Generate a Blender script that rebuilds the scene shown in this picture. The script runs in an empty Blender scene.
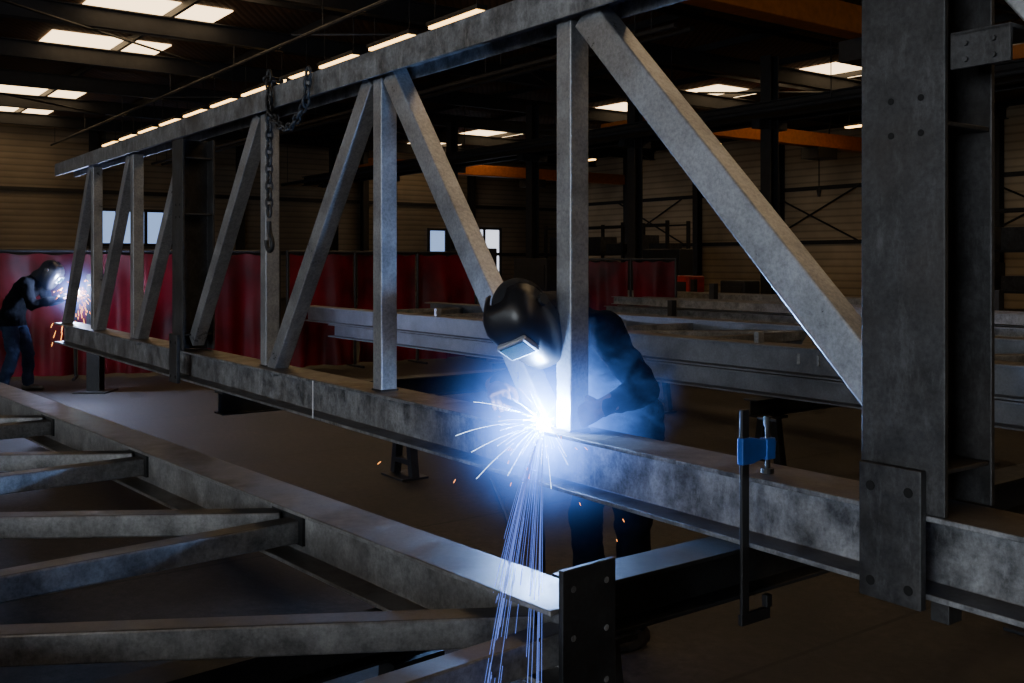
import bpy, bmesh, math, random
from mathutils import Vector, Matrix, noise
random.seed(7)
scene=bpy.context.scene
D1=Vector((-.5902,.8073,0)); N1=Vector((.8073,.5902,0)); Z=Vector((0,0,1))
D2=Vector((-.649,.761,0)).normalized(); N2=Vector((.761,.649,0)).normalized()
def W(a,n,z): return D1*a+N1*n+Z*z
def V2(a,n,z): return D2*a+N2*n+Z*z

# ---------------------------------------------------------------- materials
def newmat(name):
    m=bpy.data.materials.new(name); m.use_nodes=True
    nt=m.node_tree; b=nt.nodes['Principled BSDF']; return m,nt,b
def steel(name,c0,c1,metal=.55,rough=.45,scale=6,lo=.3,hi=.7,grain=.5,brown_tone=None,scuff=0,scol=(.5,.51,.53)):
    m,nt,b=newmat(name); N=nt.nodes; L=nt.links
    tc=N.new('ShaderNodeTexCoord')
    n1=N.new('ShaderNodeTexNoise'); n1.inputs['Scale'].default_value=scale; n1.inputs['Detail'].default_value=10; n1.inputs['Roughness'].default_value=.7
    L.new(tc.outputs['Object'],n1.inputs['Vector'])
    r=N.new('ShaderNodeValToRGB'); r.color_ramp.elements[0].position=lo; r.color_ramp.elements[1].position=hi
    r.color_ramp.elements[0].color=(*c0,1); r.color_ramp.elements[1].color=(*c1,1)
    L.new(n1.outputs['Fac'],r.inputs['Fac'])
    n2=N.new('ShaderNodeTexNoise'); n2.inputs['Scale'].default_value=70; n2.inputs['Detail'].default_value=8; n2.inputs['Roughness'].default_value=.75
    L.new(tc.outputs['Object'],n2.inputs['Vector'])
    mx=N.new('ShaderNodeMix'); mx.data_type='RGBA'; mx.blend_type='MULTIPLY'; mx.inputs[0].default_value=grain
    r2=N.new('ShaderNodeValToRGB'); r2.color_ramp.elements[0].position=.36; r2.color_ramp.elements[0].color=(.4,.4,.4,1); r2.color_ramp.elements[1].position=.6
    L.new(n2.outputs['Fac'],r2.inputs['Fac']); L.new(r.outputs['Color'],mx.inputs[6]); L.new(r2.outputs['Color'],mx.inputs[7])
    out=mx.outputs[2]
    if scuff:
        mp=N.new('ShaderNodeMapping'); mp.inputs['Scale'].default_value=(16,16,5); L.new(tc.outputs['Object'],mp.inputs['Vector'])
        n5=N.new('ShaderNodeTexNoise'); n5.inputs['Scale'].default_value=1.0; n5.inputs['Detail'].default_value=10; n5.inputs['Roughness'].default_value=.78; L.new(mp.outputs['Vector'],n5.inputs['Vector'])
        r5=N.new('ShaderNodeValToRGB'); r5.color_ramp.elements[0].position=.52; r5.color_ramp.elements[0].color=(0,0,0,1); r5.color_ramp.elements[1].position=.66; r5.color_ramp.elements[1].color=(scuff,)*3+(1,)
        L.new(n5.outputs['Fac'],r5.inputs['Fac'])
        m5=N.new('ShaderNodeMix'); m5.data_type='RGBA'; L.new(r5.outputs['Color'],m5.inputs[0]); L.new(out,m5.inputs[6]); m5.inputs[7].default_value=(*scol,1); out=m5.outputs[2]
    if brown_tone:
        n3=N.new('ShaderNodeTexNoise'); n3.inputs['Scale'].default_value=2.5; n3.inputs['Detail'].default_value=8
        L.new(tc.outputs['Object'],n3.inputs['Vector'])
        r3=N.new('ShaderNodeValToRGB'); r3.color_ramp.elements[0].position=.5; r3.color_ramp.elements[0].color=(0,0,0,1); r3.color_ramp.elements[1].position=.75; r3.color_ramp.elements[1].color=(.6,.6,.6,1)
        L.new(n3.outputs['Fac'],r3.inputs['Fac'])
        ge=N.new('ShaderNodeNewGeometry'); sz=N.new('ShaderNodeSeparateXYZ'); L.new(ge.outputs['Normal'],sz.inputs[0])
        mu=N.new('ShaderNodeMath'); mu.operation='MULTIPLY_ADD'; mu.use_clamp=True; mu.inputs[1].default_value=.75; L.new(sz.outputs['Z'],mu.inputs[0]); L.new(r3.outputs['Color'],mu.inputs[2])  # blends to a brownish tone on upward faces and in noise patches
        m2=N.new('ShaderNodeMix'); m2.data_type='RGBA'; L.new(mu.outputs[0],m2.inputs[0]); L.new(out,m2.inputs[6]); m2.inputs[7].default_value=(*brown_tone,1)
        out=m2.outputs[2]
    L.new(out,b.inputs['Base Color']); b.inputs['Metallic'].default_value=metal
    mr=N.new('ShaderNodeMapRange'); mr.inputs['From Min'].default_value=.3; mr.inputs['From Max'].default_value=.7; mr.inputs['To Min'].default_value=rough-.12; mr.inputs['To Max'].default_value=rough+.16
    L.new(n1.outputs['Fac'],mr.inputs['Value']); L.new(mr.outputs['Result'],b.inputs['Roughness'])
    bp=N.new('ShaderNodeBump'); bp.inputs['Strength'].default_value=.12; bp.inputs['Distance'].default_value=.004
    L.new(n2.outputs['Fac'],bp.inputs['Height']); L.new(bp.outputs['Normal'],b.inputs['Normal'])
    return m
def plain(name,c,rough=.6,metal=0,noise_amt=.35,scale=8,bump=.1):
    m,nt,b=newmat(name); N=nt.nodes; L=nt.links
    tc=N.new('ShaderNodeTexCoord'); n1=N.new('ShaderNodeTexNoise'); n1.inputs['Scale'].default_value=scale; n1.inputs['Detail'].default_value=8
    L.new(tc.outputs['Object'],n1.inputs['Vector'])
    r=N.new('ShaderNodeValToRGB'); r.color_ramp.elements[0].position=.3; r.color_ramp.elements[1].position=.7
    r.color_ramp.elements[0].color=(*[x*(1-noise_amt) for x in c],1); r.color_ramp.elements[1].color=(*[min(1,x*(1+noise_amt)) for x in c],1)
    L.new(n1.outputs['Fac'],r.inputs['Fac']); L.new(r.outputs['Color'],b.inputs['Base Color'])
    b.inputs['Roughness'].default_value=rough; b.inputs['Metallic'].default_value=metal
    bp=N.new('ShaderNodeBump'); bp.inputs['Strength'].default_value=bump; bp.inputs['Distance'].default_value=.01
    L.new(n1.outputs['Fac'],bp.inputs['Height']); L.new(bp.outputs['Normal'],b.inputs['Normal'])
    return m
def emis(name,c,s):
    m,nt,b=newmat(name); b.inputs['Base Color'].default_value=(*c,1)
    b.inputs['Emission Color'].default_value=(*c,1); b.inputs['Emission Strength'].default_value=s; return m
M_steel=steel('mill_steel',(.085,.089,.096),(.44,.455,.48),scale=9,lo=.34,hi=.68,grain=.6,brown_tone=(.05,.037,.03),scuff=.55)
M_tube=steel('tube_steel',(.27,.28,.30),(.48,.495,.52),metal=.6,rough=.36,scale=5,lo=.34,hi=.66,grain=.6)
M_col=steel('column_steel',(.030,.030,.031),(.075,.076,.080),metal=.45,rough=.5,scale=7,lo=.36,hi=.64,grain=.7,brown_tone=(.042,.034,.028),scuff=.35,scol=(.16,.163,.17))
M_dark=steel('dark_steel',(.012,.013,.015),(.04,.042,.046),metal=.4,rough=.5)
M_left=steel('left_steel',(.16,.163,.17),(.44,.45,.46),metal=.55,rough=.40,scale=8,lo=.34,hi=.66,grain=.6,brown_tone=(.085,.073,.064),scuff=.3)
M_rear=steel('rear_steel',(.13,.136,.15),(.30,.315,.34),metal=.5,rough=.45,scale=3,grain=.4,brown_tone=(.11,.10,.095))
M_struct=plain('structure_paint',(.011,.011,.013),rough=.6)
M_orange=plain('crane_orange',(.42,.12,.015),rough=.5,noise_amt=.2)
M_black=plain('black_rubber',(.012,.012,.013),rough=.5)
M_blue=plain('clamp_blue',(.02,.10,.42),rough=.4,metal=.3)
M_hole=plain('hole_black',(.004,.004,.004),rough=.9)
M_chalk=plain('chalk_white',(.7,.7,.68),rough=.9)
M_helm=plain('helmet_shell',(.012,.012,.014),rough=.35,noise_amt=.1)
M_glass=plain('visor_glass',(.01,.02,.018),rough=.12,noise_amt=.05,bump=0)
M_silver=plain('visor_frame',(.45,.47,.5),rough=.35,metal=.6,noise_amt=.1)
M_jacket=plain('work_jacket',(.006,.007,.011),rough=.9,scale=30,bump=.3)
M_glove=plain('leather_glove',(.10,.04,.03),rough=.8,scale=40)
M_skin=plain('skin',(.5,.3,.22),rough=.5,noise_amt=.08)
M_boot=plain('boot_leather',(.02,.016,.013),rough=.5)
M_redm=plain('machine_red',(.4,.02,.012),rough=.4)

def curtain_mat():
    m,nt,b=newmat('curtain_red'); N=nt.nodes; L=nt.links
    tc=N.new('ShaderNodeTexCoord'); n=N.new('ShaderNodeTexNoise'); n.inputs['Scale'].default_value=1.2; n.inputs['Detail'].default_value=6
    L.new(tc.outputs['Object'],n.inputs['Vector'])
    r=N.new('ShaderNodeValToRGB'); r.color_ramp.elements[0].position=.35; r.color_ramp.elements[1].position=.7
    r.color_ramp.elements[0].color=(.04,.003,.006,1); r.color_ramp.elements[1].color=(.24,.006,.020,1)
    L.new(n.outputs['Fac'],r.inputs['Fac']); L.new(r.outputs['Color'],b.inputs['Base Color']); b.inputs['Roughness'].default_value=.5; b.inputs['Specular IOR Level'].default_value=.35
    tr=N.new('ShaderNodeBsdfTranslucent'); L.new(r.outputs['Color'],tr.inputs['Color'])
    ms=N.new('ShaderNodeMixShader'); ms.inputs[0].default_value=.4
    L.new(b.outputs[0],ms.inputs[1]); L.new(tr.outputs[0],ms.inputs[2]); L.new(ms.outputs[0],N['Material Output'].inputs['Surface'])
    return m
M_curt=curtain_mat()

def floor_mat():
    m,nt,b=newmat('concrete_floor'); N=nt.nodes; L=nt.links
    tc=N.new('ShaderNodeTexCoord')
    mp=N.new('ShaderNodeMapping'); mp.inputs['Rotation'].default_value=(0,0,-math.atan2(D1.y,D1.x)); L.new(tc.outputs['Object'],mp.inputs['Vector'])
    n1=N.new('ShaderNodeTexNoise'); n1.inputs['Scale'].default_value=1.3; n1.inputs['Detail'].default_value=12; n1.inputs['Roughness'].default_value=.72
    L.new(mp.outputs['Vector'],n1.inputs['Vector'])
    r=N.new('ShaderNodeValToRGB'); r.color_ramp.elements[0].position=.4; r.color_ramp.elements[1].position=.64
    r.color_ramp.elements[0].color=(.012,.0105,.0095,1); r.color_ramp.elements[1].color=(.062,.052,.044,1)
    L.new(n1.outputs['Fac'],r.inputs['Fac'])
    br=N.new('ShaderNodeTexBrick'); br.offset=0; br.inputs['Scale'].default_value=1; br.inputs['Mortar Size'].default_value=.012
    br.inputs['Brick Width'].default_value=2.6; br.inputs['Row Height'].default_value=2.6
    br.inputs['Color1'].default_value=(1,1,1,1); br.inputs['Color2'].default_value=(.85,.85,.85,1); br.inputs['Mortar'].default_value=(.2,.2,.2,1)
    L.new(mp.outputs['Vector'],br.inputs['Vector'])
    n4=N.new('ShaderNodeTexNoise'); n4.inputs['Scale'].default_value=18; n4.inputs['Detail'].default_value=9; n4.inputs['Roughness'].default_value=.8; L.new(mp.outputs['Vector'],n4.inputs['Vector'])
    r4=N.new('ShaderNodeValToRGB'); r4.color_ramp.elements[0].position=.38; r4.color_ramp.elements[0].color=(.3,.3,.3,1); r4.color_ramp.elements[1].position=.62; L.new(n4.outputs['Fac'],r4.inputs['Fac'])
    mx=N.new('ShaderNodeMix'); mx.data_type='RGBA'; mx.blend_type='MULTIPLY'; mx.inputs[0].default_value=1
    L.new(r.outputs['Color'],mx.inputs[6]); L.new(br.outputs['Color'],mx.inputs[7])
    my=N.new('ShaderNodeMix'); my.data_type='RGBA'; my.blend_type='MULTIPLY'; my.inputs[0].default_value=.9
    L.new(mx.outputs[2],my.inputs[6]); L.new(r4.outputs['Color'],my.inputs[7]); L.new(my.outputs[2],b.inputs['Base Color'])
    mr=N.new('ShaderNodeMapRange'); mr.inputs['To Min'].default_value=.5; mr.inputs['To Max'].default_value=.9
    L.new(n1.outputs['Fac'],mr.inputs['Value']); L.new(mr.outputs['Result'],b.inputs['Roughness'])
    bp=N.new('ShaderNodeBump'); bp.inputs['Strength'].default_value=.45; bp.inputs['Distance'].default_value=.012
    L.new(n4.outputs['Fac'],bp.inputs['Height']); L.new(bp.outputs['Normal'],b.inputs['Normal'])
    return m
def clad_mat(name,c,freq=3.2,axis='Z',dk=.5):
    m,nt,b=newmat(name); N=nt.nodes; L=nt.links
    tc=N.new('ShaderNodeTexCoord'); w=N.new('ShaderNodeTexWave'); w.bands_direction=axis; w.inputs['Scale'].default_value=freq
    L.new(tc.outputs['Object'],w.inputs['Vector'])
    r=N.new('ShaderNodeValToRGB'); r.color_ramp.elements[0].color=(*[x*dk for x in c],1); r.color_ramp.elements[1].color=(*c,1); r.color_ramp.elements[1].position=.3
    L.new(w.outputs['Fac'],r.inputs['Fac'])
    n=N.new('ShaderNodeTexNoise'); n.inputs['Scale'].default_value=.35; n.inputs['Detail'].default_value=7; L.new(tc.outputs['Object'],n.inputs['Vector'])
    rn=N.new('ShaderNodeValToRGB'); rn.color_ramp.elements[0].position=.35; rn.color_ramp.elements[0].color=(.4,.4,.4,1); rn.color_ramp.elements[1].position=.65; L.new(n.outputs['Fac'],rn.inputs['Fac'])
    mx=N.new('ShaderNodeMix'); mx.data_type='RGBA'; mx.blend_type='MULTIPLY'; mx.inputs[0].default_value=.8
    L.new(r.outputs['Color'],mx.inputs[6]); L.new(rn.outputs['Color'],mx.inputs[7]); L.new(mx.outputs[2],b.inputs['Base Color'])
    bp=N.new('ShaderNodeBump'); bp.inputs['Distance'].default_value=.02; bp.inputs['Strength'].default_value=.4
    L.new(w.outputs['Fac'],bp.inputs['Height']); L.new(bp.outputs['Normal'],b.inputs['Normal']); b.inputs['Roughness'].default_value=.7
    return m
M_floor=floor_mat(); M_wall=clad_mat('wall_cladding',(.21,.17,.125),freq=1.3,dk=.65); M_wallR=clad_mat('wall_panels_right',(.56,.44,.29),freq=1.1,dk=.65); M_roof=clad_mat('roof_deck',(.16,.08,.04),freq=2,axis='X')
M_sky=emis('skylight_panel',(1,.70,.38),4.6); M_win=emis('window_daylight',(.36,.56,1),.9); M_door=emis('door_daylight',(.8,.85,1),1.6); M_tubeL=emis('lamp_tube',(1,.58,.18),6)
M_side=emis('clerestory_daylight',(.80,.90,1),6); M_key=emis('gate_daylight',(.84,.92,1),20)  # emission for the added key-light openings on the left wall

# ---------------------------------------------------------------- mesh helpers
def obj(name,bm,mat,parent=None,bevel=0,smooth=False,loc=None):
    me=bpy.data.meshes.new(name); bmesh.ops.recalc_face_normals(bm,faces=bm.faces); bm.to_mesh(me); bm.free()
    o=bpy.data.objects.new(name,me); scene.collection.objects.link(o)
    if isinstance(mat,(list,tuple)):
        for m in mat: me.materials.append(m)
    else: me.materials.append(mat)
    if parent: o.parent=parent
    if smooth:
        for p in me.polygons: p.use_smooth=True
    if bevel:
        md=o.modifiers.new('bev','BEVEL'); md.width=bevel; md.segments=2; md.limit_method='ANGLE'
    if loc: o.location=loc
    return o
def group(name):
    e=bpy.data.objects.new(name,None); e.empty_display_size=.2; scene.collection.objects.link(e); return e
def prism(bm,prof,p0,p1,xa,ya):
    p0=Vector(p0);p1=Vector(p1)
    v0=[bm.verts.new(p0+xa*x+ya*y) for x,y in prof]; v1=[bm.verts.new(p1+xa*x+ya*y) for x,y in prof]
    n=len(prof); bm.faces.new(v0[::-1]); bm.faces.new(v1)
    for i in range(n): bm.faces.new((v0[i],v0[(i+1)%n],v1[(i+1)%n],v1[i]))
def rect(w,h): return [(-w/2,-h/2),(w/2,-h/2),(w/2,h/2),(-w/2,h/2)]
def hprof(w,h,tf=.015,tw=.01):
    a=w/2;b=h/2;t=tw/2
    return [(-a,-b),(a,-b),(a,-b+tf),(t,-b+tf),(t,b-tf),(a,b-tf),(a,b),(-a,b),(-a,b-tf),(-t,b-tf),(-t,-b+tf),(-a,-b+tf)]
def fbox(bm,F,a0,a1,n0,n1,z0,z1):
    vs=[bm.verts.new(F(a,n,z)) for z in (z0,z1) for a,n in ((a0,n0),(a1,n0),(a1,n1),(a0,n1))]
    for f in ((0,1,2,3),(4,5,6,7),(0,1,5,4),(1,2,6,5),(2,3,7,6),(3,0,4,7)): bm.faces.new([vs[i] for i in f])
def cyl(bm,p0,p1,r0,r1=None,seg=14):
    if r1 is None:r1=r0
    p0=Vector(p0);p1=Vector(p1); d=(p1-p0).normalized(); x=d.orthogonal().normalized(); y=d.cross(x)
    c0=[];c1=[]
    for i in range(seg):
        t=2*math.pi*i/seg; e=x*math.cos(t)+y*math.sin(t); c0.append(bm.verts.new(p0+e*r0)); c1.append(bm.verts.new(p1+e*r1))
    bm.faces.new(c0[::-1]);bm.faces.new(c1)
    for i in range(seg): bm.faces.new((c0[i],c0[(i+1)%seg],c1[(i+1)%seg],c1[i]))
def ball(bm,c,r,mat=None,seg=14):
    M=Matrix.Translation(Vector(c))@(mat if mat else Matrix.Identity(4))@Matrix.Scale(r,4)
    bmesh.ops.create_uvsphere(bm,u_segments=seg,v_segments=seg//2+2,radius=1,matrix=M)
def chain(bm,pts,rs):
    for i,p in enumerate(pts): ball(bm,p,rs[i])
    for i in range(len(pts)-1): cyl(bm,pts[i],pts[i+1],rs[i],rs[i+1],16)
def loft(bm,rings,seg=24):
    R=[]
    for c,A,B in rings:
        R.append([bm.verts.new(Vector(c)+A*math.cos(2*math.pi*i/seg)+B*math.sin(2*math.pi*i/seg)) for i in range(seg)])
    bm.faces.new(R[0][::-1]); bm.faces.new(R[-1])
    for j in range(len(R)-1):
        for i in range(seg): bm.faces.new((R[j][i],R[j][(i+1)%seg],R[j+1][(i+1)%seg],R[j+1][i]))
def curve(name,splines,r,mat,parent=None,nurbs=False):
    cu=bpy.data.curves.new(name,'CURVE'); cu.dimensions='3D'; cu.bevel_depth=r; cu.bevel_resolution=2 if r>.004 else 0
    for pts in splines:
        s=cu.splines.new('NURBS' if nurbs else 'POLY'); s.points.add(len(pts)-1)
        for i,p in enumerate(pts): s.points[i].co=(p[0],p[1],p[2],1)
        if nurbs: s.use_endpoint_u=True; s.order_u=4
    o=bpy.data.objects.new(name,cu); scene.collection.objects.link(o); cu.materials.append(mat)
    if parent:o.parent=parent
    return o

# ---------------------------------------------------------------- room
A0,A1,NN0,NN1,H=-14,42,-18,34,7.0
bm=bmesh.new(); fbox(bm,W,A0,A1,NN0,NN1,-.2,0); obj('floor',bm,M_floor)
bm=bmesh.new(); fbox(bm,W,A0,A1,NN0,NN1,H+.12,H+.25); obj('ceiling',bm,M_roof)
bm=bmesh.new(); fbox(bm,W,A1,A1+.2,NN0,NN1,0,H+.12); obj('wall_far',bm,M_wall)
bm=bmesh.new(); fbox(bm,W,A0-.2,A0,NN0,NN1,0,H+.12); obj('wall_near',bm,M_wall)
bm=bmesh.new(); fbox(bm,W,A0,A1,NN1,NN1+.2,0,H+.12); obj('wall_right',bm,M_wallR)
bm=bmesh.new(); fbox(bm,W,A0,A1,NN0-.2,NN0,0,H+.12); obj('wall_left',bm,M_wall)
def window(name,n0,n1,z0,z1,mull,mt):
    g=group(name); bm=bmesh.new(); fbox(bm,W,A1-.04,A1-.005,n0,n1,z0,z1); obj('glazing',bm,mt,g)
    bm=bmesh.new()
    for i in range(mull+1):
        n=n0+(n1-n0)*i/mull; fbox(bm,W,A1-.12,A1-.03,n-.06,n+.06,z0,z1)
    for z in (z0,z1): fbox(bm,W,A1-.12,A1-.03,n0-.06,n1+.06,z-.06,z+.06)
    obj('frame',bm,M_struct,g)
window('window_1',9.8,13.2,2.3,3.7,3,M_win); window('window_2',25.6,26.6,2.0,3.2,1,M_win)
window('door_1',27.9,29.9,0.02,3.3,2,M_door)
for k,(a0,a1,z0,z1,mt) in enumerate(((-9,-2.5,.05,4.8,M_key),(0,9,2.2,4.6,M_side),(11,17,2.2,4.6,M_side))):  # unseen gate and side windows, added to key-light the steel
    g=group('window_%d'%(4+k)); bm=bmesh.new(); fbox(bm,W,a0,a1,NN0+.005,NN0+.04,z0,z1); obj('glazing',bm,mt,g)
    bm=bmesh.new(); q=a0
    while q<=a1+.01: fbox(bm,W,q-.05,q+.05,NN0+.03,NN0+.12,z0,z1); q+=(a1-a0)/5
    for z in (z0,(z0+z1)/2,z1): fbox(bm,W,a0-.05,a1+.05,NN0+.03,NN0+.12,z-.05,z+.05)
    obj('frame',bm,M_struct,g)
g=group('wall_bracing_frame'); bm=bmesh.new()
a=-10
while a<42:
    prism(bm,hprof(.3,.3,.03,.02),W(a,NN1-.25,0),W(a,NN1-.25,H),D1,N1); a+=4.65
for z in (2.4,4.6): fbox(bm,W,A0+.1,A1-.3,NN1-.1,NN1-.02,z-.08,z+.08)
for a in (14,23.3,32.6):
    for (z0,z1) in ((2.4,4.6),(4.6,2.4)):
        cyl(bm,W(a,NN1-.3,z0),W(a+4.65,NN1-.3,z1),.04,seg=6)
for n in range(-14,34,6):
    prism(bm,hprof(.3,.3,.03,.02),W(A1-.25,n,0),W(A1-.25,n,H),N1,D1)
for z in (2.0,4.4): fbox(bm,W,A1-.1,A1-.02,NN0+.1,NN1-.3,z-.08,z+.08)
obj('members',bm,M_struct,g)
g=group('roof_beams'); bm=bmesh.new()
a=-12.3
while a<42:
    prism(bm,hprof(.2,.42,.025,.015),W(a,NN0,6.72),W(a,NN1,6.72),-D1,Z); a+=4.29
obj('rafters',bm,M_struct,g)
bm=bmesh.new()
n=-17.1
while n<34:
    prism(bm,rect(.08,.16),W(A0,n,7.02),W(A1,n,7.02),N1,Z); n+=3.0
a=-11.0
while a<42:
    prism(bm,rect(.06,.12),W(a+.35,NN0,6.9),W(a+.35,NN1,6.9),-D1,Z)
    a+=4.29
obj('purlins',bm,M_struct,g)
bm=bmesh.new()
for a in (10,20,30):
    for k in range(8):
        n=NN0+2+k*6.2; s=1 if k%2 else -1
        cyl(bm,W(a,n,6.45),W(a+4.6*s*.98,n+6,6.45),.03,seg=6)
obj('wind_bracing',bm,M_struct,g)
g=group('overhead_pipes'); bm=bmesh.new()
for n,z,r in ((12.2,5.6,.05),(12.6,5.6,.05),(17.8,5.0,.07),(8.4,6.1,.04)):
    cyl(bm,W(12 if n<13 else 2,n,z),W(41.5,n,z),r,seg=8)
    a=13
    while a<41: cyl(bm,W(a,n,z),W(a,n,6.95),.012,seg=5); a+=4.65
obj('pipes',bm,M_struct,g)
a=-7.65
while a<41:
    bm=bmesh.new(); prism(bm,hprof(.3,.3,.03,.02),W(a,19,0),W(a,19,6.5),D1,N1)
    fbox(bm,W,a-.22,a+.22,18.78,19.22,0,.04)
    fbox(bm,W,a-.12,a+.12,18.5,19.5,4.75,4.95)
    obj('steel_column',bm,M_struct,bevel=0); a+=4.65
g=group('crane_runway'); bm=bmesh.new()
for n in (18.62,19.38): prism(bm,hprof(.22,.4,.03,.02),W(-9,n,5.15),W(41,n,5.15),N1,Z)
obj('girder',bm,M_struct,g)
for (a,n0,n1,z) in ((20.8,19.5,33.4,5.62),(36.5,19.5,33.4,5.62),(10.2,10.3,18.4,5.62)):
    g=group('overhead_crane'); bm=bmesh.new(); fbox(bm,W,a-.2,a+.2,n0,n1,z-.22,z+.25)
    e=18.57 if n1<19 else 19.4
    fbox(bm,W,a-1.2,a+1.2,e-.12,e+.12,5.36,5.62); obj('bridge',bm,M_orange,g,bevel=.02)
    bm=bmesh.new(); nm=n0+(n1-n0)*.6; fbox(bm,W,a-.35,a+.35,nm-.5,nm+.5,z-.6,z-.24); cyl(bm,W(a,nm,z-.6),W(a,nm,z-1.6),.02); cyl(bm,W(a,nm,z-1.6),W(a,nm,z-1.85),.09,.05)
    obj('hoist',bm,M_black,g)
k=0
for n in (-11.4,6.6,24.6):
    a=-7.73-4.29; j=0
    while a<40:
        if not (n>0 and j in (10,)):
            hw=1.4 if n<20 else 1.1
            bm=bmesh.new(); fbox(bm,W,a-1.0,a+1.0,n-hw,n+hw,7.09,7.115)
            o=obj('window_%d'%(10+k),bm,M_sky); k+=1
        a+=4.29; j+=1
for n,z,aa in ((9.85,6.0,15.2),(28,6.0,12)):
    g=group('fluorescent_lamp_row')
    bm=bmesh.new(); bt=bmesh.new(); a=aa; kk=0
    while a<40:
        if n<20 or kk%3==0:
            fbox(bm,W,a-.85,a+.85,n-.11,n+.11,z,z+.08); fbox(bt,W,a-.8,a+.8,n-.09,n+.09,z-.05,z-.001)
            for q in (-.7,.7): cyl(bm,W(a+q,n,z+.08),W(a+q,n,6.96),.012,seg=5)
        a+=2.35; kk+=1
    obj('housings',bm,M_struct,g); obj('tubes',bt,M_tubeL,g)

# ---------------------------------------------------------------- main truss
T=group('steel_truss')
CN=2.46
def post(bm,a,z0,z1,w=.09,n=CN): prism(bm,rect(w,w),W(a,n,z0),W(a,n,z1),D1,N1)
def diag(bm,a0,z0,a1,z1,w=.1,d=.09,n=CN):
    p0=W(a0,n,z0);p1=W(a1,n,z1); dd=(p1-p0).normalized(); x=dd.cross(N1).normalized(); prism(bm,rect(w,d),p0,p1,x,N1)
bm=bmesh.new(); prism(bm,hprof(.215,.215,.016,.01),W(-3.2,CN,.8475),W(11.5,CN,.8475),N1,Z); obj('bottom_chord',bm,M_steel,T,bevel=.003)
bm=bmesh.new(); prism(bm,hprof(.13,.2,.012,.01),W(-3.2,CN,2.58),W(11.5,CN,2.58),Z,N1); obj('top_chord',bm,M_steel,T,bevel=.003)
bm=bmesh.new()
for a in (2.97,4.45,5.92,8.80,10.15,.1,-1.4): post(bm,a,.955,2.52)
obj('posts',bm,M_tube,T,bevel=.006)
bm=bmesh.new()
for q in ((2.86,2.53,1.5,1.12,.125),(4.35,2.53,3.09,.93,.105),(4.55,2.53,5.82,.93,.1),(6.02,2.53,7.28,1.02,.1),(7.5,2.45,8.70,.93,.1),(8.9,2.53,10.06,.93,.1),(10.25,2.53,11.38,.93,.1),(1.42,2.53,.18,.95,.115)):
    diag(bm,*q[:4],w=q[4])
obj('diagonals',bm,M_tube,T,bevel=.006)
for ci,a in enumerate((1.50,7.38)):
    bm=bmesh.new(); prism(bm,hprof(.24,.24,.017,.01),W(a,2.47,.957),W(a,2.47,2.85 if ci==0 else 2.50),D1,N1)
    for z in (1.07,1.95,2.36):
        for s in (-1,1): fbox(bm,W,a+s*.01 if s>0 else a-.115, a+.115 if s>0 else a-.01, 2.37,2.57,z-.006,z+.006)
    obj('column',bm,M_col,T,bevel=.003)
    bm=bmesh.new(); fbox(bm,W,a-.07,a+.11,2.325,2.349,.715,1.07); obj('splice_plate',bm,M_col,T,bevel=.003)
    bm=bmesh.new()
    for da in (-.035,.075):
        for z in (.76,1.01): cyl(bm,W(a+da,2.326,z),W(a+da,2.3235,z),.013,seg=16)
    for da in (-.055,.03):
        for z in (1.93,2.02): cyl(bm,W(a+da,2.351,z),W(a+da,2.3485,z),.009,seg=12)
    obj('bolt_holes',bm,M_hole,T)
bm=bmesh.new(); fbox(bm,W,1.22,1.372,2.36,2.372,2.08,2.17); fbox(bm,W,1.22,1.372,2.36,2.56,2.16,2.172); fbox(bm,W,1.375,1.425,2.36,2.42,.69,.739)
obj('brackets',bm,M_col,T,bevel=.002)
bm=bmesh.new()
for z in (2.10,2.14): cyl(bm,W(1.26,2.36,z),W(1.26,2.352,z),.007,seg=6); cyl(bm,W(1.33,2.36,z),W(1.33,2.352,z),.007,seg=6)
obj('bracket_bolts',bm,M_col,T)
bm=bmesh.new()
for a in (2.97,4.45,5.92):
    for z in (.955,):
        for s in (-1,1):
            cyl(bm,W(a-.045,CN+s*.047,z+.002),W(a+.045,CN+s*.047,z+.002),.006,seg=6); cyl(bm,W(a+s*.047,CN-.045,z+.002),W(a+s*.047,CN+.045,z+.002),.006,seg=6)
obj('weld_beads',bm,M_dark,T)
bm=bmesh.new(); fbox(bm,W,5.06,5.070,2.3505,2.3525,.745,.95); obj('chalk_mark',bm,M_chalk,T)

g=group('lifting_chain'); bm=bmesh.new()
def torus(bm,c,ax_long,ax_short,L_,w,r,seg=14,rs=6):
    n=ax_long.cross(ax_short); rings=[]
    for i in range(seg):
        t=2*math.pi*i/seg; ct,st=math.cos(t),math.sin(t)
        p=c+ax_long*(L_*ct)+ax_short*(w*st); nr=(ax_long*ct+ax_short*st)
        rings.append([bm.verts.new(p+nr*(r*math.cos(2*math.pi*j/rs))+n*(r*math.sin(2*math.pi*j/rs))) for j in range(rs)])
    for i in range(seg):
        for j in range(rs): bm.faces.new((rings[i][j],rings[i][(j+1)%rs],rings[(i+1)%seg][(j+1)%rs],rings[(i+1)%seg][j]))
def chainpath(pts,step=.05):
    P=[Vector(p) for p in pts]; k=0
    seglen=[(P[i+1]-P[i]).length for i in range(len(P)-1)]
    s=0
    while s<sum(seglen):
        q=s;i=0
        while i<len(seglen)-1 and q>seglen[i]: q-=seglen[i]; i+=1
        d=(P[i+1]-P[i]).normalized(); c=P[i]+d*q
        x=d.orthogonal().normalized(); y=d.cross(x)
        torus(bm,c,d,x if k%2 else y,.034,.02,.0085); k+=1; s+=step
CA=5.62
chainpath([W(CA,2.33,2.70),W(CA,2.33,1.86)])
chainpath([W(CA,2.33,2.68),W(CA,2.57,2.68)])
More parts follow.
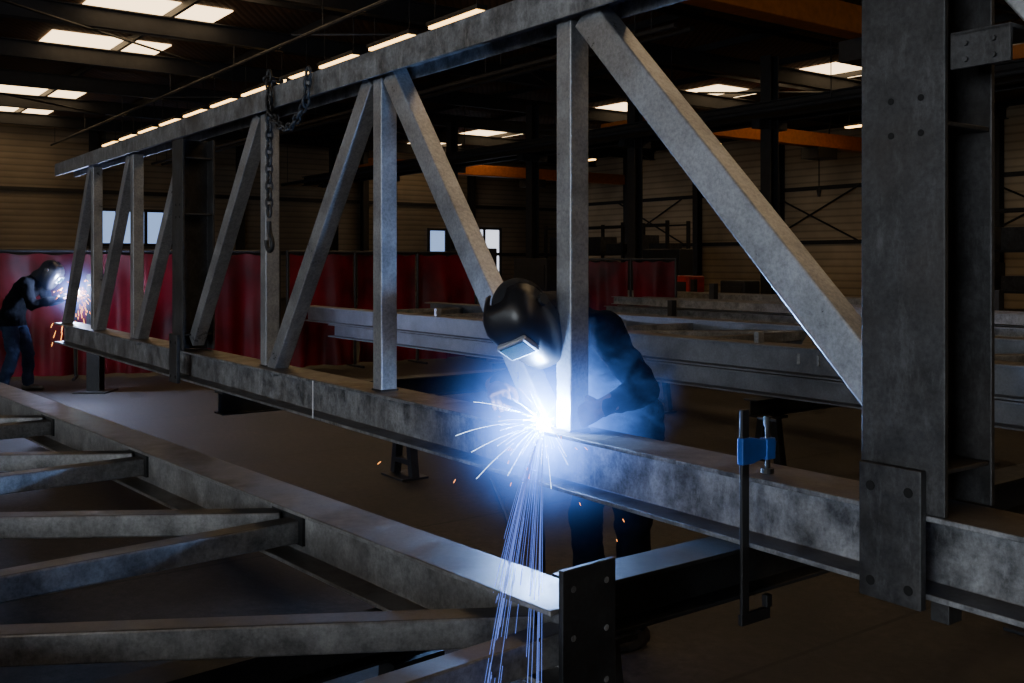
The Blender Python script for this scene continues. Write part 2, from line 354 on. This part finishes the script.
chainpath([W(CA,2.325,2.56)]+[W(CA-.55*t,2.325,2.50-.14*math.sin(math.pi*t)) for t in (0.05,.2,.35,.5,.65,.8,.95)]+[W(CA-.56,2.325,2.66)])
obj('links',bm,M_col,g,smooth=True)
curve('hook',[[W(CA,2.33,1.84),W(CA,2.33,1.78),W(CA-.04,2.33,1.74),W(CA-.06,2.33,1.69),W(CA-.01,2.33,1.65),W(CA+.04,2.33,1.69),W(CA+.04,2.33,1.73)]],.014,M_dark,g,nurbs=True)

def pedestal(bm,F,a,n,ztop,w=1):
    fbox(bm,F,a-.2*w,a+.2*w,n-.14*w,n+.14*w,0,.015)
    for s in (-1,1):
        prism(bm,rect(.06,.06),F(a+s*.17*w,n,.015),F(a+s*.05,n,ztop-.01),(F(1,0,0)-F(0,0,0)),(F(0,1,0)-F(0,0,0)))
    fbox(bm,F,a-.13*w,a+.13*w,n-.03,n+.03,.10,.14)
    fbox(bm,F,a-.09,a+.09,n-.09,n+.09,ztop-.02,ztop)
def support(a,n0,n1,peds):
    g=group('support_beam'); bm=bmesh.new(); prism(bm,hprof(.15,.15,.012,.01),W(a,n0,.665),W(a,n1,.665),-D1,Z); obj('beam',bm,M_dark,g,bevel=.002)
    bm=bmesh.new()
    for n in peds: pedestal(bm,W,a,n,.59,.8)
    obj('pedestals',bm,M_dark,g,bevel=.002)
support(2.09,1.72,4.6,(1.8,4.4)); support(6.5,2.34,5.1,(3.76,4.95))

g=group('bar_clamp'); ca=2.003; cn=2.325
bm=bmesh.new(); fbox(bm,W,ca-.006,ca+.006,cn-.016,cn+.016,.515,1.16); fbox(bm,W,ca-.008,ca+.008,cn-.02,cn+.11,.515,.55); fbox(bm,W,ca-.011,ca+.011,cn+.09,cn+.115,.55,.588)
obj('bar',bm,M_black,g,bevel=.003)
bm=bmesh.new(); prism(bm,[(-.02,-.035),(.03,-.035),(.13,-.01),(.135,.025),(.09,.03),(.02,.045),(-.02,.045)],W(ca-.012,cn,1.03),W(ca+.012,cn,1.03),N1,Z); fbox(bm,W,ca-.016,ca+.016,cn+.085,cn+.125,1.0,1.065)
obj('sliding_arm',bm,M_blue,g,bevel=.004)
bm=bmesh.new(); cyl(bm,W(ca,cn+.105,.958),W(ca,cn+.105,1.13),.008); cyl(bm,W(ca,cn+.105,.957),W(ca,cn+.105,.972),.02); cyl(bm,W(ca,cn+.105,1.10),W(ca,cn+.105,1.13),.012); cyl(bm,W(ca-.035,cn+.105,1.12),W(ca+.035,cn+.105,1.12),.005)
obj('spindle',bm,M_black,g)

# ---------------------------------------------------------------- left flat truss
T=group('flat_truss'); nc=1.735
bm=bmesh.new(); prism(bm,hprof(.19,.195,.014,.01),V2(1.78,nc,.6575),V2(11,nc,.6575),N2,Z); prism(bm,hprof(.19,.195,.014,.01),V2(1.78,.10,.6575),V2(11,.10,.6575),N2,Z); obj('chords',bm,M_left,T,bevel=.003)
bm=bmesh.new(); nodes=[1.84,3.22,4.70,6.15,7.6,9.05]
for i,a in enumerate(nodes):
    prism(bm,rect(.08,.08),V2(a,nc-.006,.645),V2(a,.106,.645),D2,Z)
    if i<len(nodes)-1:
        p0=V2(a+.1,nc-.006,.655); p1=V2(nodes[i+1]-.16,.106,.655); x=(p1-p0).normalized().cross(Z); prism(bm,rect(.08,.08),p0,p1,x,Z)
obj('braces',bm,M_left,T,bevel=.006)
bm=bmesh.new()
for a in nodes[1:]: fbox(bm,V2,a-.07,a+.16,nc-.016,nc-.005,.60,.72)
obj('gussets',bm,M_dark,T)
bm=bmesh.new(); fbox(bm,V2,1.762,1.779,1.665,1.85,.50,.85); fbox(bm,V2,1.762,1.779,0,.2,.50,.85); obj('end_plates',bm,M_dark,T,bevel=.003)
bm=bmesh.new()
for n in (1.70,1.815):
    for z in (.55,.68,.80): cyl(bm,V2(1.7625,n,z),V2(1.7605,n,z),.008)
obj('bolt_holes',bm,M_steel,T)
for a in (2.5,7.9):
    g=group('support_trestle'); bm=bmesh.new(); prism(bm,hprof(.12,.12,.01,.01),V2(a,-.1,.499),V2(a,1.83,.499),-D2,Z); pedestal(bm,V2,a,.1,.438); pedestal(bm,V2,a,1.7,.438,.5); obj('frame',bm,M_dark,g)

# ---------------------------------------------------------------- rear flat truss
T=group('flat_truss'); bm=bmesh.new()
for n in (5.69,7.6): prism(bm,hprof(.2,.2,.014,.01),W(-2,n,.92),W(12.4,n,.92),N1,Z)
prism(bm,hprof(.2,.16,.014,.01),W(-2,5.69,.735),W(11.6,5.69,.735),N1,Z)
obj('chords',bm,M_rear,T,bevel=.003)
bm=bmesh.new()
a=-1.5;k=0
while a<12:
    prism(bm,rect(.08,.08),W(a,5.695,.93),W(a,7.595,.93),D1,Z)
    if k%2==0: p0=W(a+.05,5.695,.93);p1=W(a+1.4,7.595,.93)
    else: p0=W(a+.05,7.595,.93);p1=W(a+1.4,5.695,.93)
    if a+1.4<12.3: x=(p1-p0).normalized().cross(Z); prism(bm,rect(.08,.08),p0,p1,x,Z)
    a+=1.46;k+=1
obj('braces',bm,M_left,T,bevel=.005)
bm=bmesh.new()
for a in (3.3,4.75,6.2,9.1): fbox(bm,W,a-.02,a+.02,5.64,5.70,1.021,1.10)
obj('end_cleats',bm,M_tube,T)
for a in (4.6,7.7):
    g=group('support_trestle'); bm=bmesh.new(); prism(bm,hprof(.12,.12,.01,.01),W(a,5.4,.592),W(a,7.9,.592),-D1,Z); pedestal(bm,W,a,5.6,.53,.7); pedestal(bm,W,a,7.6,.53,.7); obj('frame',bm,M_dark,g)
for (a0,a1,n,seed) in ((5,13,11.5,1),(8,16,14.2,2),(12.5,19,9.6,3)):
    g=group('steel_stock_rack'); bm=bmesh.new(); rr=random.Random(seed)
    for L in range(3):
        for j in range(4):
            w=.14; z=.62+L*.16; prism(bm,hprof(.13,.13,.01,.008) if (L+j)%2 else rect(.12,.12),W(a0+rr.random()*.8,n+j*.17,z),W(a1-rr.random()*1.2,n+j*.17,z),N1,Z)
    obj('bars',bm,M_left,g)
    bm=bmesh.new()
    for a in (a0+1.5,a1-1.8):
        fbox(bm,W,a-.06,a+.06,n-.25,n+.8,.44,.54)
        for q in (-.2,.75): fbox(bm,W,a-.05,a+.05,n+q-.05,n+q+.05,0,1.25 if q>0 else 1.0)
    obj('rack_frame',bm,M_struct,g)
for (a0,nb_) in ((9.5,3),(24,3)):
    g=group('storage_rack'); bm=bmesh.new(); bb=bmesh.new(); rr=random.Random(int(a0))
    for i in range(nb_+1):
        a=a0+i*2.2
        for n in (24.0,25.0): fbox(bm,W,a-.05,a+.05,n-.05,n+.05,0,3.0)
    for z in (.9,1.9,2.9):
        for n in (24.0,25.0): fbox(bm,W,a0,a0+nb_*2.2,n-.03,n+.03,z-.06,z)
        for i in range(nb_*2):
            a=a0+.2+i*1.1; h=.3+rr.random()*.45
            if z<2.5: fbox(bb,W,a,a+.8,24.1,24.9,z,z+h)
    obj('frame',bm,M_struct,g); obj('crates',bb,M_col,g,bevel=.01)
g=group('workbench'); bm=bmesh.new(); fbox(bm,W,17,19.4,12.0,12.9,.84,.90)
for a in (17.1,19.3):
    for n in (12.1,12.8): fbox(bm,W,a-.04,a+.04,n-.04,n+.04,0,.84)
fbox(bm,W,17.1,19.3,12.1,12.8,.3,.34); obj('bench',bm,M_dark,g)
bm=bmesh.new(); fbox(bm,W,17.5,17.7,12.05,12.3,.90,1.08); fbox(bm,W,17.72,17.86,12.05,12.3,.96,1.1); cyl(bm,W(17.4,12.17,.99),W(18.05,12.17,.99),.02); cyl(bm,W(18.05,12.05,.99),W(18.05,12.3,.99),.01); obj('vice',bm,M_redm,g,bevel=.01)
bm=bmesh.new(); fbox(bm,W,18.4,18.9,12.2,12.6,.90,1.15); cyl(bm,W(19.1,12.4,.9),W(19.1,12.4,1.2),.06); obj('toolbox',bm,M_orange,g,bevel=.01)

def cabinet(name,a,n,w,d,h,mat):
    g=group(name); bm=bmesh.new(); fbox(bm,W,a-w/2,a+w/2,n-d/2,n+d/2,.08,h); obj('body',bm,mat,g,bevel=.03)
    bm=bmesh.new(); fbox(bm,W,a-w/2+.08,a+w/2-.08,n-d/2-.02,n-d/2-.001,h*.55,h*.9)
    for s in (-1,1):
        fbox(bm,W,a+s*w*.4-.05,a+s*w*.4+.05,n-d/2,n+d/2,0,.079)
    cyl(bm,W(a,n-d/2-.03,h*.4),W(a,n-d/2-.001,h*.4),.05); obj('panel',bm,M_black,g)
cabinet('electrical_cabinet',10.0,16.2,1.3,.7,2.1,M_struct); cabinet('welding_machine',14.6,16.8,.7,.5,1.2,M_struct); cabinet('welding_machine',15.6,13.2+3,.6,.5,1.3,M_redm)
cabinet('drilling_machine',20.5,16,1.4,.9,1.7,M_struct); cabinet('storage_cabinet',24.5,16.5,1.6,.6,2.0,M_struct)
cabinet('storage_cabinet',22,22,1.6,.6,2.0,M_struct)

def curtains(name,P0,P1,z0,z1,npan):
    g=group(name); P0=Vector(P0);P1=Vector(P1); d=(P1-P0); L_=d.length; d.normalize(); nn=Vector((-d.y,d.x,0)); bm=bmesh.new()
    for k in range(npan):
        s0=L_*k/npan+.03; s1=L_*(k+1)/npan-.03; cols=30; grid=[]
        ph=random.random()*6
        for i in range(cols+1):
            s=s0+(s1-s0)*i/cols; col=[]
            for j in range(9):
                t=j/8; z=z1+(z0-z1)*t-.03*(1-math.cos(2*math.pi*i/cols*3))*(1-t)*.5
                off=.07*math.sin(s*9+ph)*(.4+t)+.04*math.sin(s*23+ph*2)*t+.10*noise.noise(Vector((s*2,t*3,k)))
                col.append(bm.verts.new(P0+d*s+nn*off+Z*z))
            grid.append(col)
        for i in range(cols):
            for j in range(8): bm.faces.new((grid[i][j],grid[i+1][j],grid[i+1][j+1],grid[i][j+1]))
    obj('sheets',bm,M_curt,g,smooth=True)
    bm=bmesh.new(); cyl(bm,P0+Z*(z1+.03),P1+Z*(z1+.03),.022)
    for k in range(npan+1):
        p=P0+d*(L_*k/npan); cyl(bm,p,p+Z*(z1+.05),.022); fb=p+Z*.02; cyl(bm,fb-nn*.3,fb+nn*.3,.02)
    obj('frame',bm,M_struct,g)
curtains('welding_curtain',(-8.6,12.9,0),(-3.4,14.6,0),.05,1.72,4)
curtains('welding_curtain',(-3.3,14.7,0),(-.6,16.5,0),.05,1.72,3)
curtains('welding_curtain',(1.35,18.0,0),(2.85,17.4,0),.15,1.62,2)

# ---------------------------------------------------------------- people
fold=bpy.data.textures.new('cloth_folds','CLOUDS'); fold.noise_scale=.11; fold.noise_depth=2
def remesh(o,v,disp=0,sm=3):
    m=o.modifiers.new('r','REMESH'); m.mode='VOXEL'; m.voxel_size=v; m.use_smooth_shade=True
    s=o.modifiers.new('s','SMOOTH'); s.iterations=sm; s.factor=.6
    if disp:
        d=o.modifiers.new('d','DISPLACE'); d.texture=fold; d.texture_coords='GLOBAL'; d.strength=disp; d.mid_level=.5
def cloth_mat(name,top,bottom,hem):
    m,nt,b=newmat(name); N=nt.nodes;L=nt.links
    tc=N.new('ShaderNodeTexCoord'); sp=N.new('ShaderNodeSeparateXYZ'); L.new(tc.outputs['Object'],sp.inputs[0])
    gt=N.new('ShaderNodeMath'); gt.operation='GREATER_THAN'; gt.inputs[1].default_value=hem; L.new(sp.outputs['Z'],gt.inputs[0])
    n=N.new('ShaderNodeTexNoise'); n.inputs['Scale'].default_value=14; n.inputs['Detail'].default_value=8; L.new(tc.outputs['Object'],n.inputs['Vector'])
    mx=N.new('ShaderNodeMix'); mx.data_type='RGBA'; L.new(gt.outputs[0],mx.inputs[0]); mx.inputs[6].default_value=(*bottom,1); mx.inputs[7].default_value=(*top,1)
    m2=N.new('ShaderNodeMix'); m2.data_type='RGBA'; m2.blend_type='MULTIPLY'; m2.inputs[0].default_value=.7; L.new(mx.outputs[2],m2.inputs[6]); L.new(n.outputs['Fac'],m2.inputs[7])
    L.new(m2.outputs[2],b.inputs['Base Color']); b.inputs['Roughness'].default_value=.95; b.inputs['Specular IOR Level'].default_value=.05
    bp=N.new('ShaderNodeBump'); bp.inputs['Strength'].default_value=.6; bp.inputs['Distance'].default_value=.015; L.new(n.outputs['Fac'],bp.inputs['Height']); L.new(bp.outputs['Normal'],b.inputs['Normal'])
    return m
def hand(name,wrist,direction,palmn,curl,parent,side=1):
    d=Vector(direction).normalized(); pn=Vector(palmn); pn=(pn-d*pn.dot(d)).normalized(); lat=d.cross(pn)*side
    w=Vector(wrist); bm=bmesh.new()
    loft(bm,[(w-d*.06,lat*.042,pn*.036),(w,lat*.036,pn*.028),(w+d*.04,lat*.044,pn*.022),(w+d*.085,lat*.048,pn*.019),(w+d*.1,lat*.044,pn*.014)])
    lens=(.072,.082,.077,.062)
    for k in range(4):
        l=lens[k]; p=w+d*.088+lat*(.033-.022*k); pts=[p-d*.02,p]; rs=[.012,.0125]
        ang=0
        for q,f in enumerate((.45,.32,.23)):
            ang+=curl*(.8,1.1,.8)[q]; dv=d*math.cos(ang)+pn*math.sin(ang); p=p+dv*l*f; pts.append(p); rs.append(.0115-.001*q)
        chain(bm,pts,rs)
    p=w+d*.025+lat*.034; t1=p+(d*.5+lat*.6+pn*.4).normalized()*.04; t2=t1+(d*.75+lat*.1+pn*.65).normalized()*.032; t3=t2+(d*.6-lat*.4+pn*.7).normalized()*.025
    chain(bm,[p,t1,t2,t3],[.018,.015,.0135,.012])
    o=obj(name,bm,M_glove,parent); remesh(o,.0045,0,2)
def welder(name,J,L,top,bottom,hem=.86):
    g=group(name); L=Vector(L).normalized(); mat=cloth_mat(name+'_cloth',top,bottom,hem)
    bm=bmesh.new()
    pel,wai,che,nb,hd=[Vector(J[k]) for k in ('pelvis','waist','chest','neck','head')]
    sp=[pel-Z*.10,pel,wai,che,nb*.55+che*.45,nb]
    wid=[(.185,.14),(.19,.145),(.175,.13),(.20,.14),(.165,.11),(.07,.07)]
    rings=[]
    for i,c in enumerate(sp):
        t=(sp[min(i+1,5)]-sp[max(i-1,0)]).normalized(); dp=L.cross(t).normalized(); rings.append((c,L*wid[i][0],dp*wid[i][1]))
    loft(bm,rings)
    for s in ('l','r'):
        sh,el,wr=[Vector(J[k+'_'+s]) for k in ('shoulder','elbow','wrist')]
        chain(bm,[che*.5+nb*.5,sh],[.10,.078]); m1=(sh+el)/2; m2=(el+wr)/2
        chain(bm,[sh,m1,el,m2,wr],[.080,.068,.058,.055,.043])
        hp,kn,an=[Vector(J[k+'_'+s]) for k in ('hip','knee','ankle')]
        chain(bm,[hp+Z*.03,(hp+kn)/2,kn,kn*.6+an*.4,an+Z*.01],[.105,.092,.074,.072,.066])
    chain(bm,[nb,hd],[.065,.06])
    o=obj('body',bm,mat,g); remesh(o,.013,.042,3)
    F=Vector(J['face_h']).normalized()
    for s in ('l','r'):
        an=Vector(J['ankle_'+s]); an=Vector((an.x,an.y,0)); Sd=F.cross(Z); bm=bmesh.new()
        loft(bm,[(an+Z*.16,F*.056,Sd*.05),(an+Z*.10,F*.058,Sd*.048),(an+Z*.07+F*.01,F*.075,Sd*.046),(an+Z*.005+F*.02,F*.09,Sd*.046)])
        loft(bm,[(an-F*.07+Z*.04,Z*.038,Sd*.038),(an+Z*.045,Z*.044,Sd*.042),(an+F*.09+Z*.042,Z*.040,Sd*.048),(an+F*.16+Z*.036,Z*.034,Sd*.044),(an+F*.195+Z*.028,Z*.022,Sd*.028)])
        o=obj('boot_'+s,bm,M_boot,g); remesh(o,.008,0,2)
    fd=Vector(J['face']).normalized(); up=Vector(J['crown']); up=(up-fd*up.dot(fd)).normalized(); sd=fd.cross(up)
    R=Matrix((( sd.x,fd.x,up.x,hd.x),(sd.y,fd.y,up.y,hd.y),(sd.z,fd.z,up.z,hd.z),(0,0,0,1)))
    bm=bmesh.new()
    bmesh.ops.create_uvsphere(bm,u_segments=28,v_segments=18,radius=1)
    for v in bm.verts:
        x,y,z=v.co; v.co=R@Vector((x*.098,y*.118-.02,z*.135+.02))
    chain(bm,[R@Vector((0,-.05,-.05)),nb],[.085,.085])
    o=obj('hood',bm,M_jacket,g); remesh(o,.009,.014,3)
    bm=bmesh.new(); bmesh.ops.create_uvsphere(bm,u_segments=24,v_segments=18,radius=1)
    for v in bm.verts:
        x,y,z=v.co; w=1-.25*max(0,-z); v.co=R@Vector((x*.074*w,y*.094,z*.112))
    ball(bm,R@Vector((0,.098,-.015)),.014); ball(bm,R@Vector((0,.085,-.06)),.02)
    for s in (-1,1): ball(bm,R@Vector((s*.03,.085,.01)),.012); ball(bm,R@Vector((s*.075,0,0)),.02)
    obj('face',bm,M_skin,g,smooth=True)
    bm=bmesh.new(); seg=32; rows=[]
    prof=[(-.185,.050,.118,.08),(-.165,.072,.140,.045),(-.12,.096,.152,.0),(-.06,.114,.152,-.02),(.0,.122,.150,-.03),(.055,.124,.146,-.035),(.085,.120,.138,-.04),(.115,.108,.115,-.04),(.14,.085,.08,-.035),(.155,.045,.04,-.02)]
    for z,hw,fr,bk in prof:
        row=[]
        for i in range(seg+1):
            t=math.pi*i/seg; ct=math.cos(t); st=math.sin(t)
            x=hw*math.copysign(abs(ct)**.8,ct); y=bk+(fr-bk)*(st**.45)
            row.append(bm.verts.new(R@Vector((x,y,z))))
        rows.append(row)
    for j in range(len(rows)-1):
        for i in range(seg): bm.faces.new((rows[j][i],rows[j][i+1],rows[j+1][i+1],rows[j+1][i]))
    o=obj('helmet',bm,M_helm,g,smooth=True); m=o.modifiers.new('s','SOLIDIFY'); m.thickness=.006; m.offset=-1
    def lbox(bm,x0,x1,y0,y1,z0,z1):
        F_=lambda a,n,z: R@Vector((a,n,z)); fbox(bm,F_,x0,x1,y0,y1,z0,z1)
    bm=bmesh.new(); lbox(bm,-.072,.072,.138,.164,-.040,.050); obj('visor_frame',bm,M_silver,g,bevel=.008)
    bm=bmesh.new(); lbox(bm,-.062,.062,.158,.166,-.032,.042); obj('visor_glass',bm,M_glass,g,bevel=.002)
    bm=bmesh.new()
    for s in (-1,1): cyl(bm,R@Vector((s*.115,-.005,.04)),R@Vector((s*.138,-.005,.04)),.024)
    obj('helmet_knobs',bm,M_black,g)
    return g
J=dict(pelvis=W(3.2,2.95,.94),waist=W(3.2,2.87,1.08),chest=W(3.2,2.73,1.26),neck=W(3.17,2.53,1.40),head=W(3.09,2.32,1.39),
 shoulder_l=W(3.02,2.66,1.33),elbow_l=W(2.86,2.74,1.10),wrist_l=W(2.90,2.56,1.04),
 shoulder_r=W(3.39,2.68,1.33),elbow_r=W(3.53,2.60,1.09),wrist_r=W(3.36,2.38,1.09),
 hip_l=W(3.09,2.94,.88),knee_l=W(3.02,2.82,.50),ankle_l=W(3.06,2.86,.10),
 hip_r=W(3.31,2.94,.88),knee_r=W(3.38,2.87,.50),ankle_r=W(3.44,2.96,.10),
 face_h=-N1,face=(-N1*.50+D1*-.42+Z*-.80),crown=(-N1*.75+Z*.5))
gw=welder('welder',J,D1,(.004,.0055,.010),(.012,.014,.018),.84)
weld=W(3.055,2.385,.972)
hand('glove_r',W(3.345,2.365,1.085),(-D1*.8-N1*.45-Z*.15),(-Z*.8+N1*.3),.75,gw,1)
hand('glove_l',W(2.90,2.545,1.04),(-N1*.8+D1*.3-Z*.3),(D1*.8+N1*.3),.7,gw,-1)
hp=W(3.25,2.315,1.045)
curve('welding_torch',[[W(3.38,2.37,1.10),hp,W(3.17,2.33,1.045),W(3.12,2.35,1.03),W(3.085,2.37,1.0)]],.013,M_black,None,nurbs=True)
curve('torch_cable',[[W(3.375,2.368,1.10),W(3.5,2.40,1.05),W(3.55,2.62,.9),W(3.42,2.66,.6),W(3.36,2.62,.3),W(3.42,2.66,.03),W(3.8,2.9,.02),W(4.6,3.4,.02),W(6,4.2,.02)]],.012,M_black,None,nurbs=True)

def P(x,y,z): return Vector((x,y,z))
fy=12.3; fx=.12
J=dict(pelvis=P(-6.28+fx,fy,.90),waist=P(-6.24+fx,fy,1.05),chest=P(-6.10+fx,fy,1.26),neck=P(-5.95+fx,fy-.01,1.42),head=P(-5.79+fx,fy-.03,1.47),
 shoulder_l=P(-6.02+fx,fy+.19,1.35),elbow_l=P(-5.9+fx,fy+.2,1.10),wrist_l=P(-5.6+fx,fy+.08,1.18),
 shoulder_r=P(-6.02+fx,fy-.19,1.35),elbow_r=P(-5.92+fx,fy-.22,1.08),wrist_r=P(-5.6+fx,fy-.10,1.16),
 hip_l=P(-6.26+fx,fy+.1,.86),knee_l=P(-6.14+fx,fy+.14,.49),ankle_l=P(-6.16+fx,fy+.18,.1),
 hip_r=P(-6.26+fx,fy-.1,.86),knee_r=P(-6.18+fx,fy-.14,.49),ankle_r=P(-6.30+fx,fy-.18,.1),
 face_h=(1,0,0),face=(.75,0,-.6),crown=(.6,0,.75))
g2=welder('welder',J,(0,1,0),(.005,.006,.008),(.022,.035,.07),.82)
hand('glove_r',P(-5.6+fx,fy-.1,1.16),(1,.25,-.1),(0,.3,-1),.6,g2,1); hand('glove_l',P(-5.6+fx,fy+.08,1.18),(1,-.3,-.1),(0,-.3,-1),.6,g2,-1)
curve('welding_torch',[[P(-5.58+fx,fy-.08,1.13),P(-5.5+fx,fy-.06,1.12),P(-5.42+fx,fy-.03,1.16),P(-5.36+fx,fy,1.2)]],.012,M_black,None,nurbs=True)
g=group('workpiece_stand'); bm=bmesh.new(); prism(bm,hprof(.16,.16,.012,.01),P(-5.13,fy+.02,0.02),P(-5.13,fy+.02,1.45),Vector((1,0,0)),Vector((0,1,0))); obj('upright',bm,M_dark,g)
bm=bmesh.new(); fb=lambda a,n,z:P(-5.13+a,fy+.02+n,z); fbox(bm,fb,-.2,.2,-.2,.2,0,.02); obj('base',bm,M_dark,g)

# ---------------------------------------------------------------- arc, sparks, glow volumes
M_arc=emis('arc_plasma',(.72,.86,1),400); M_sp=emis('spark_orange',(1,.30,.06),5); M_sb=emis('spark_blue',(.18,.30,1),.8); M_sw=emis('spark_white',(.6,.78,1),7)
bm=bmesh.new(); ball(bm,weld,.028); obj('welding_arc',bm,M_arc,smooth=True)
def spark(o,dirv,v,t1,t0=0,n=7):
    return [o+dirv*v*t+Z*(-4.9*t*t) for t in [t0+(t1-t0)*i/n for i in range(n+1)]]
sp=[]
for i in range(26):
    dv=(-N1*random.uniform(-.4,1)+D1*random.uniform(-1,1)+Z*random.uniform(-.5,1.0)).normalized(); t0=random.uniform(.02,.32); sp.append(spark(weld,dv,random.uniform(.8,2.6),t0+random.uniform(.003,.008),t0,3))
sp=[s for s in sp if min(p.z for p in s)>.02]
gs=group('welding_sparks'); curve('orange_sparks',sp,.0008,M_sp,gs)
sw=[]
for i in range(70):
    dv=(-N1*random.uniform(-.3,1)+D1*random.uniform(-1,1)+Z*random.uniform(-.7,1.0)).normalized(); t0=random.uniform(.01,.06); sw.append(spark(weld,dv,random.uniform(1,2.8),t0+random.uniform(.02,.08),t0,5))
curve('white_sparks',sw,.0005,M_sw,gs)  # white sparks, multiplied to stand in for glare rays around the arc
sb=[]
for i in range(10):
    dv=(-N1*random.uniform(.15,.8)+D1*random.uniform(-.12,.30)-Z*2.2).normalized(); t0=random.uniform(.01,.08); sb.append([p for p in spark(weld-N1*.02,dv,4.2,random.uniform(.12,.205),t0,7) if p.z>.01])
for i in range(26):
    vx=random.gauss(-.66,.07) if i%3 else random.gauss(-.30,.06); vv=Vector((vx,-random.uniform(5.9,6.4),random.uniform(-.05,.1)))
    t0=random.uniform(.005,.08); t1=random.uniform(.17,.34); sb.append([weld+vv*t+Z*(-4.9*t*t) for t in [t0+(t1-t0)*k/9 for k in range(10)]])
curve('blue_sparks',sb,.0006,M_sb,gs)  # lens-flare streaks below the arc, drawn as thin glowing curves
fw=P(-5.34,fy-.05,1.24)
sp=[]
for i in range(150):
    dv=Vector((random.uniform(-.5,1),random.uniform(-1,1),random.uniform(-.8,1))).normalized(); t0=random.uniform(.0,.25); sp.append(spark(fw,dv,random.uniform(.6,2.2),t0+random.uniform(.01,.03),t0,3))
g=group('welding_sparks'); curve('orange_sparks',[s for s in sp if min(p.z for p in s)>.05],.003,M_sp,g)
bm=bmesh.new(); ball(bm,fw,.04); obj('welding_arc',bm,M_arc,smooth=True)

def glow_volume(name,loc,scale,core,haze,col,nscale,pw=7):  # emission-only volume: the glow is put in directly, nothing scatters light
    m=bpy.data.materials.new(name); m.use_nodes=True; nt=m.node_tree; N=nt.nodes; L=nt.links; N.remove(N['Principled BSDF'])
    tc=N.new('ShaderNodeTexCoord'); ln=N.new('ShaderNodeVectorMath'); ln.operation='LENGTH'; L.new(tc.outputs['Object'],ln.inputs[0])
    s=N.new('ShaderNodeMath'); s.operation='SUBTRACT'; s.use_clamp=True; s.inputs[0].default_value=1; L.new(ln.outputs['Value'],s.inputs[1])
    n=N.new('ShaderNodeTexNoise'); n.inputs['Scale'].default_value=nscale; n.inputs['Detail'].default_value=5; n.inputs['Distortion'].default_value=1.2; L.new(tc.outputs['Object'],n.inputs['Vector'])
    r=N.new('ShaderNodeMapRange'); L.new(n.outputs['Fac'],r.inputs['Value'])
    if haze: r.inputs['From Min'].default_value=.47; r.inputs['From Max'].default_value=.72
    else: r.inputs['From Min'].default_value=.3; r.inputs['From Max'].default_value=.7; r.inputs['To Min'].default_value=.45; r.inputs['To Max'].default_value=1.5
    p=N.new('ShaderNodeMath'); p.operation='POWER'; p.inputs[1].default_value=pw if not haze else 1.6; L.new(s.outputs[0],p.inputs[0])
    h=N.new('ShaderNodeMath'); h.operation='MULTIPLY'; L.new(r.outputs['Result'],h.inputs[0]); L.new(p.outputs[0],h.inputs[1])
    h2=N.new('ShaderNodeMath'); h2.operation='MULTIPLY'; h2.inputs[1].default_value=haze or core; L.new(h.outputs[0],h2.inputs[0])
    e=N.new('ShaderNodeEmission'); e.inputs['Color'].default_value=(*col,1); L.new(h2.outputs[0],e.inputs['Strength'])
    L.new(e.outputs[0],N['Material Output'].inputs['Volume'])
    bm=bmesh.new(); bmesh.ops.create_icosphere(bm,subdivisions=3,radius=1); o=obj(name,bm,m,None,loc=loc); o.scale=scale; return o
glow_volume('welding_fume',weld,(.9,.9,.9),190,0,(.09,.26,1),4.5,12)  # blue halo of the arc, given as an emissive volume
glow_volume('welding_smoke',weld+Vector((.14,.10,.10)),(.46,.32,.34),0,11,(.09,.28,1),4.2)  # smoke puffs whose arc lighting is put in as emission
glow_volume('welding_fume',fw,(.7,.7,.7),32,0,(.22,.35,1),3,7)  # emissive halo standing in for the far arc's glow

def plight(name,loc,e,col,r):
    l=bpy.data.lights.new(name,'POINT'); l.energy=e; l.color=col; l.shadow_soft_size=r; o=bpy.data.objects.new(name,l); o.location=loc; scene.collection.objects.link(o)
plight('arc_light',weld+(-N1*.03+Z*.045),100,(.27,.50,1),.03)
plight('far_arc_light',fw+Vector((-.05,-.08,.05)),170,(.5,.6,1),.04)

w=bpy.data.worlds.new('world'); scene.world=w; w.use_nodes=True; w.node_tree.nodes['Background'].inputs[0].default_value=(.5,.6,.8,1); w.node_tree.nodes['Background'].inputs[1].default_value=.1
cd=bpy.data.cameras.new('camera'); co=bpy.data.objects.new('camera',cd); scene.collection.objects.link(co)
co.location=(0,0,1.6); co.rotation_euler=(math.pi/2,0,0); cd.sensor_width=36; cd.lens=35.16; cd.shift_y=-.0776; cd.clip_start=.05
scene.camera=co
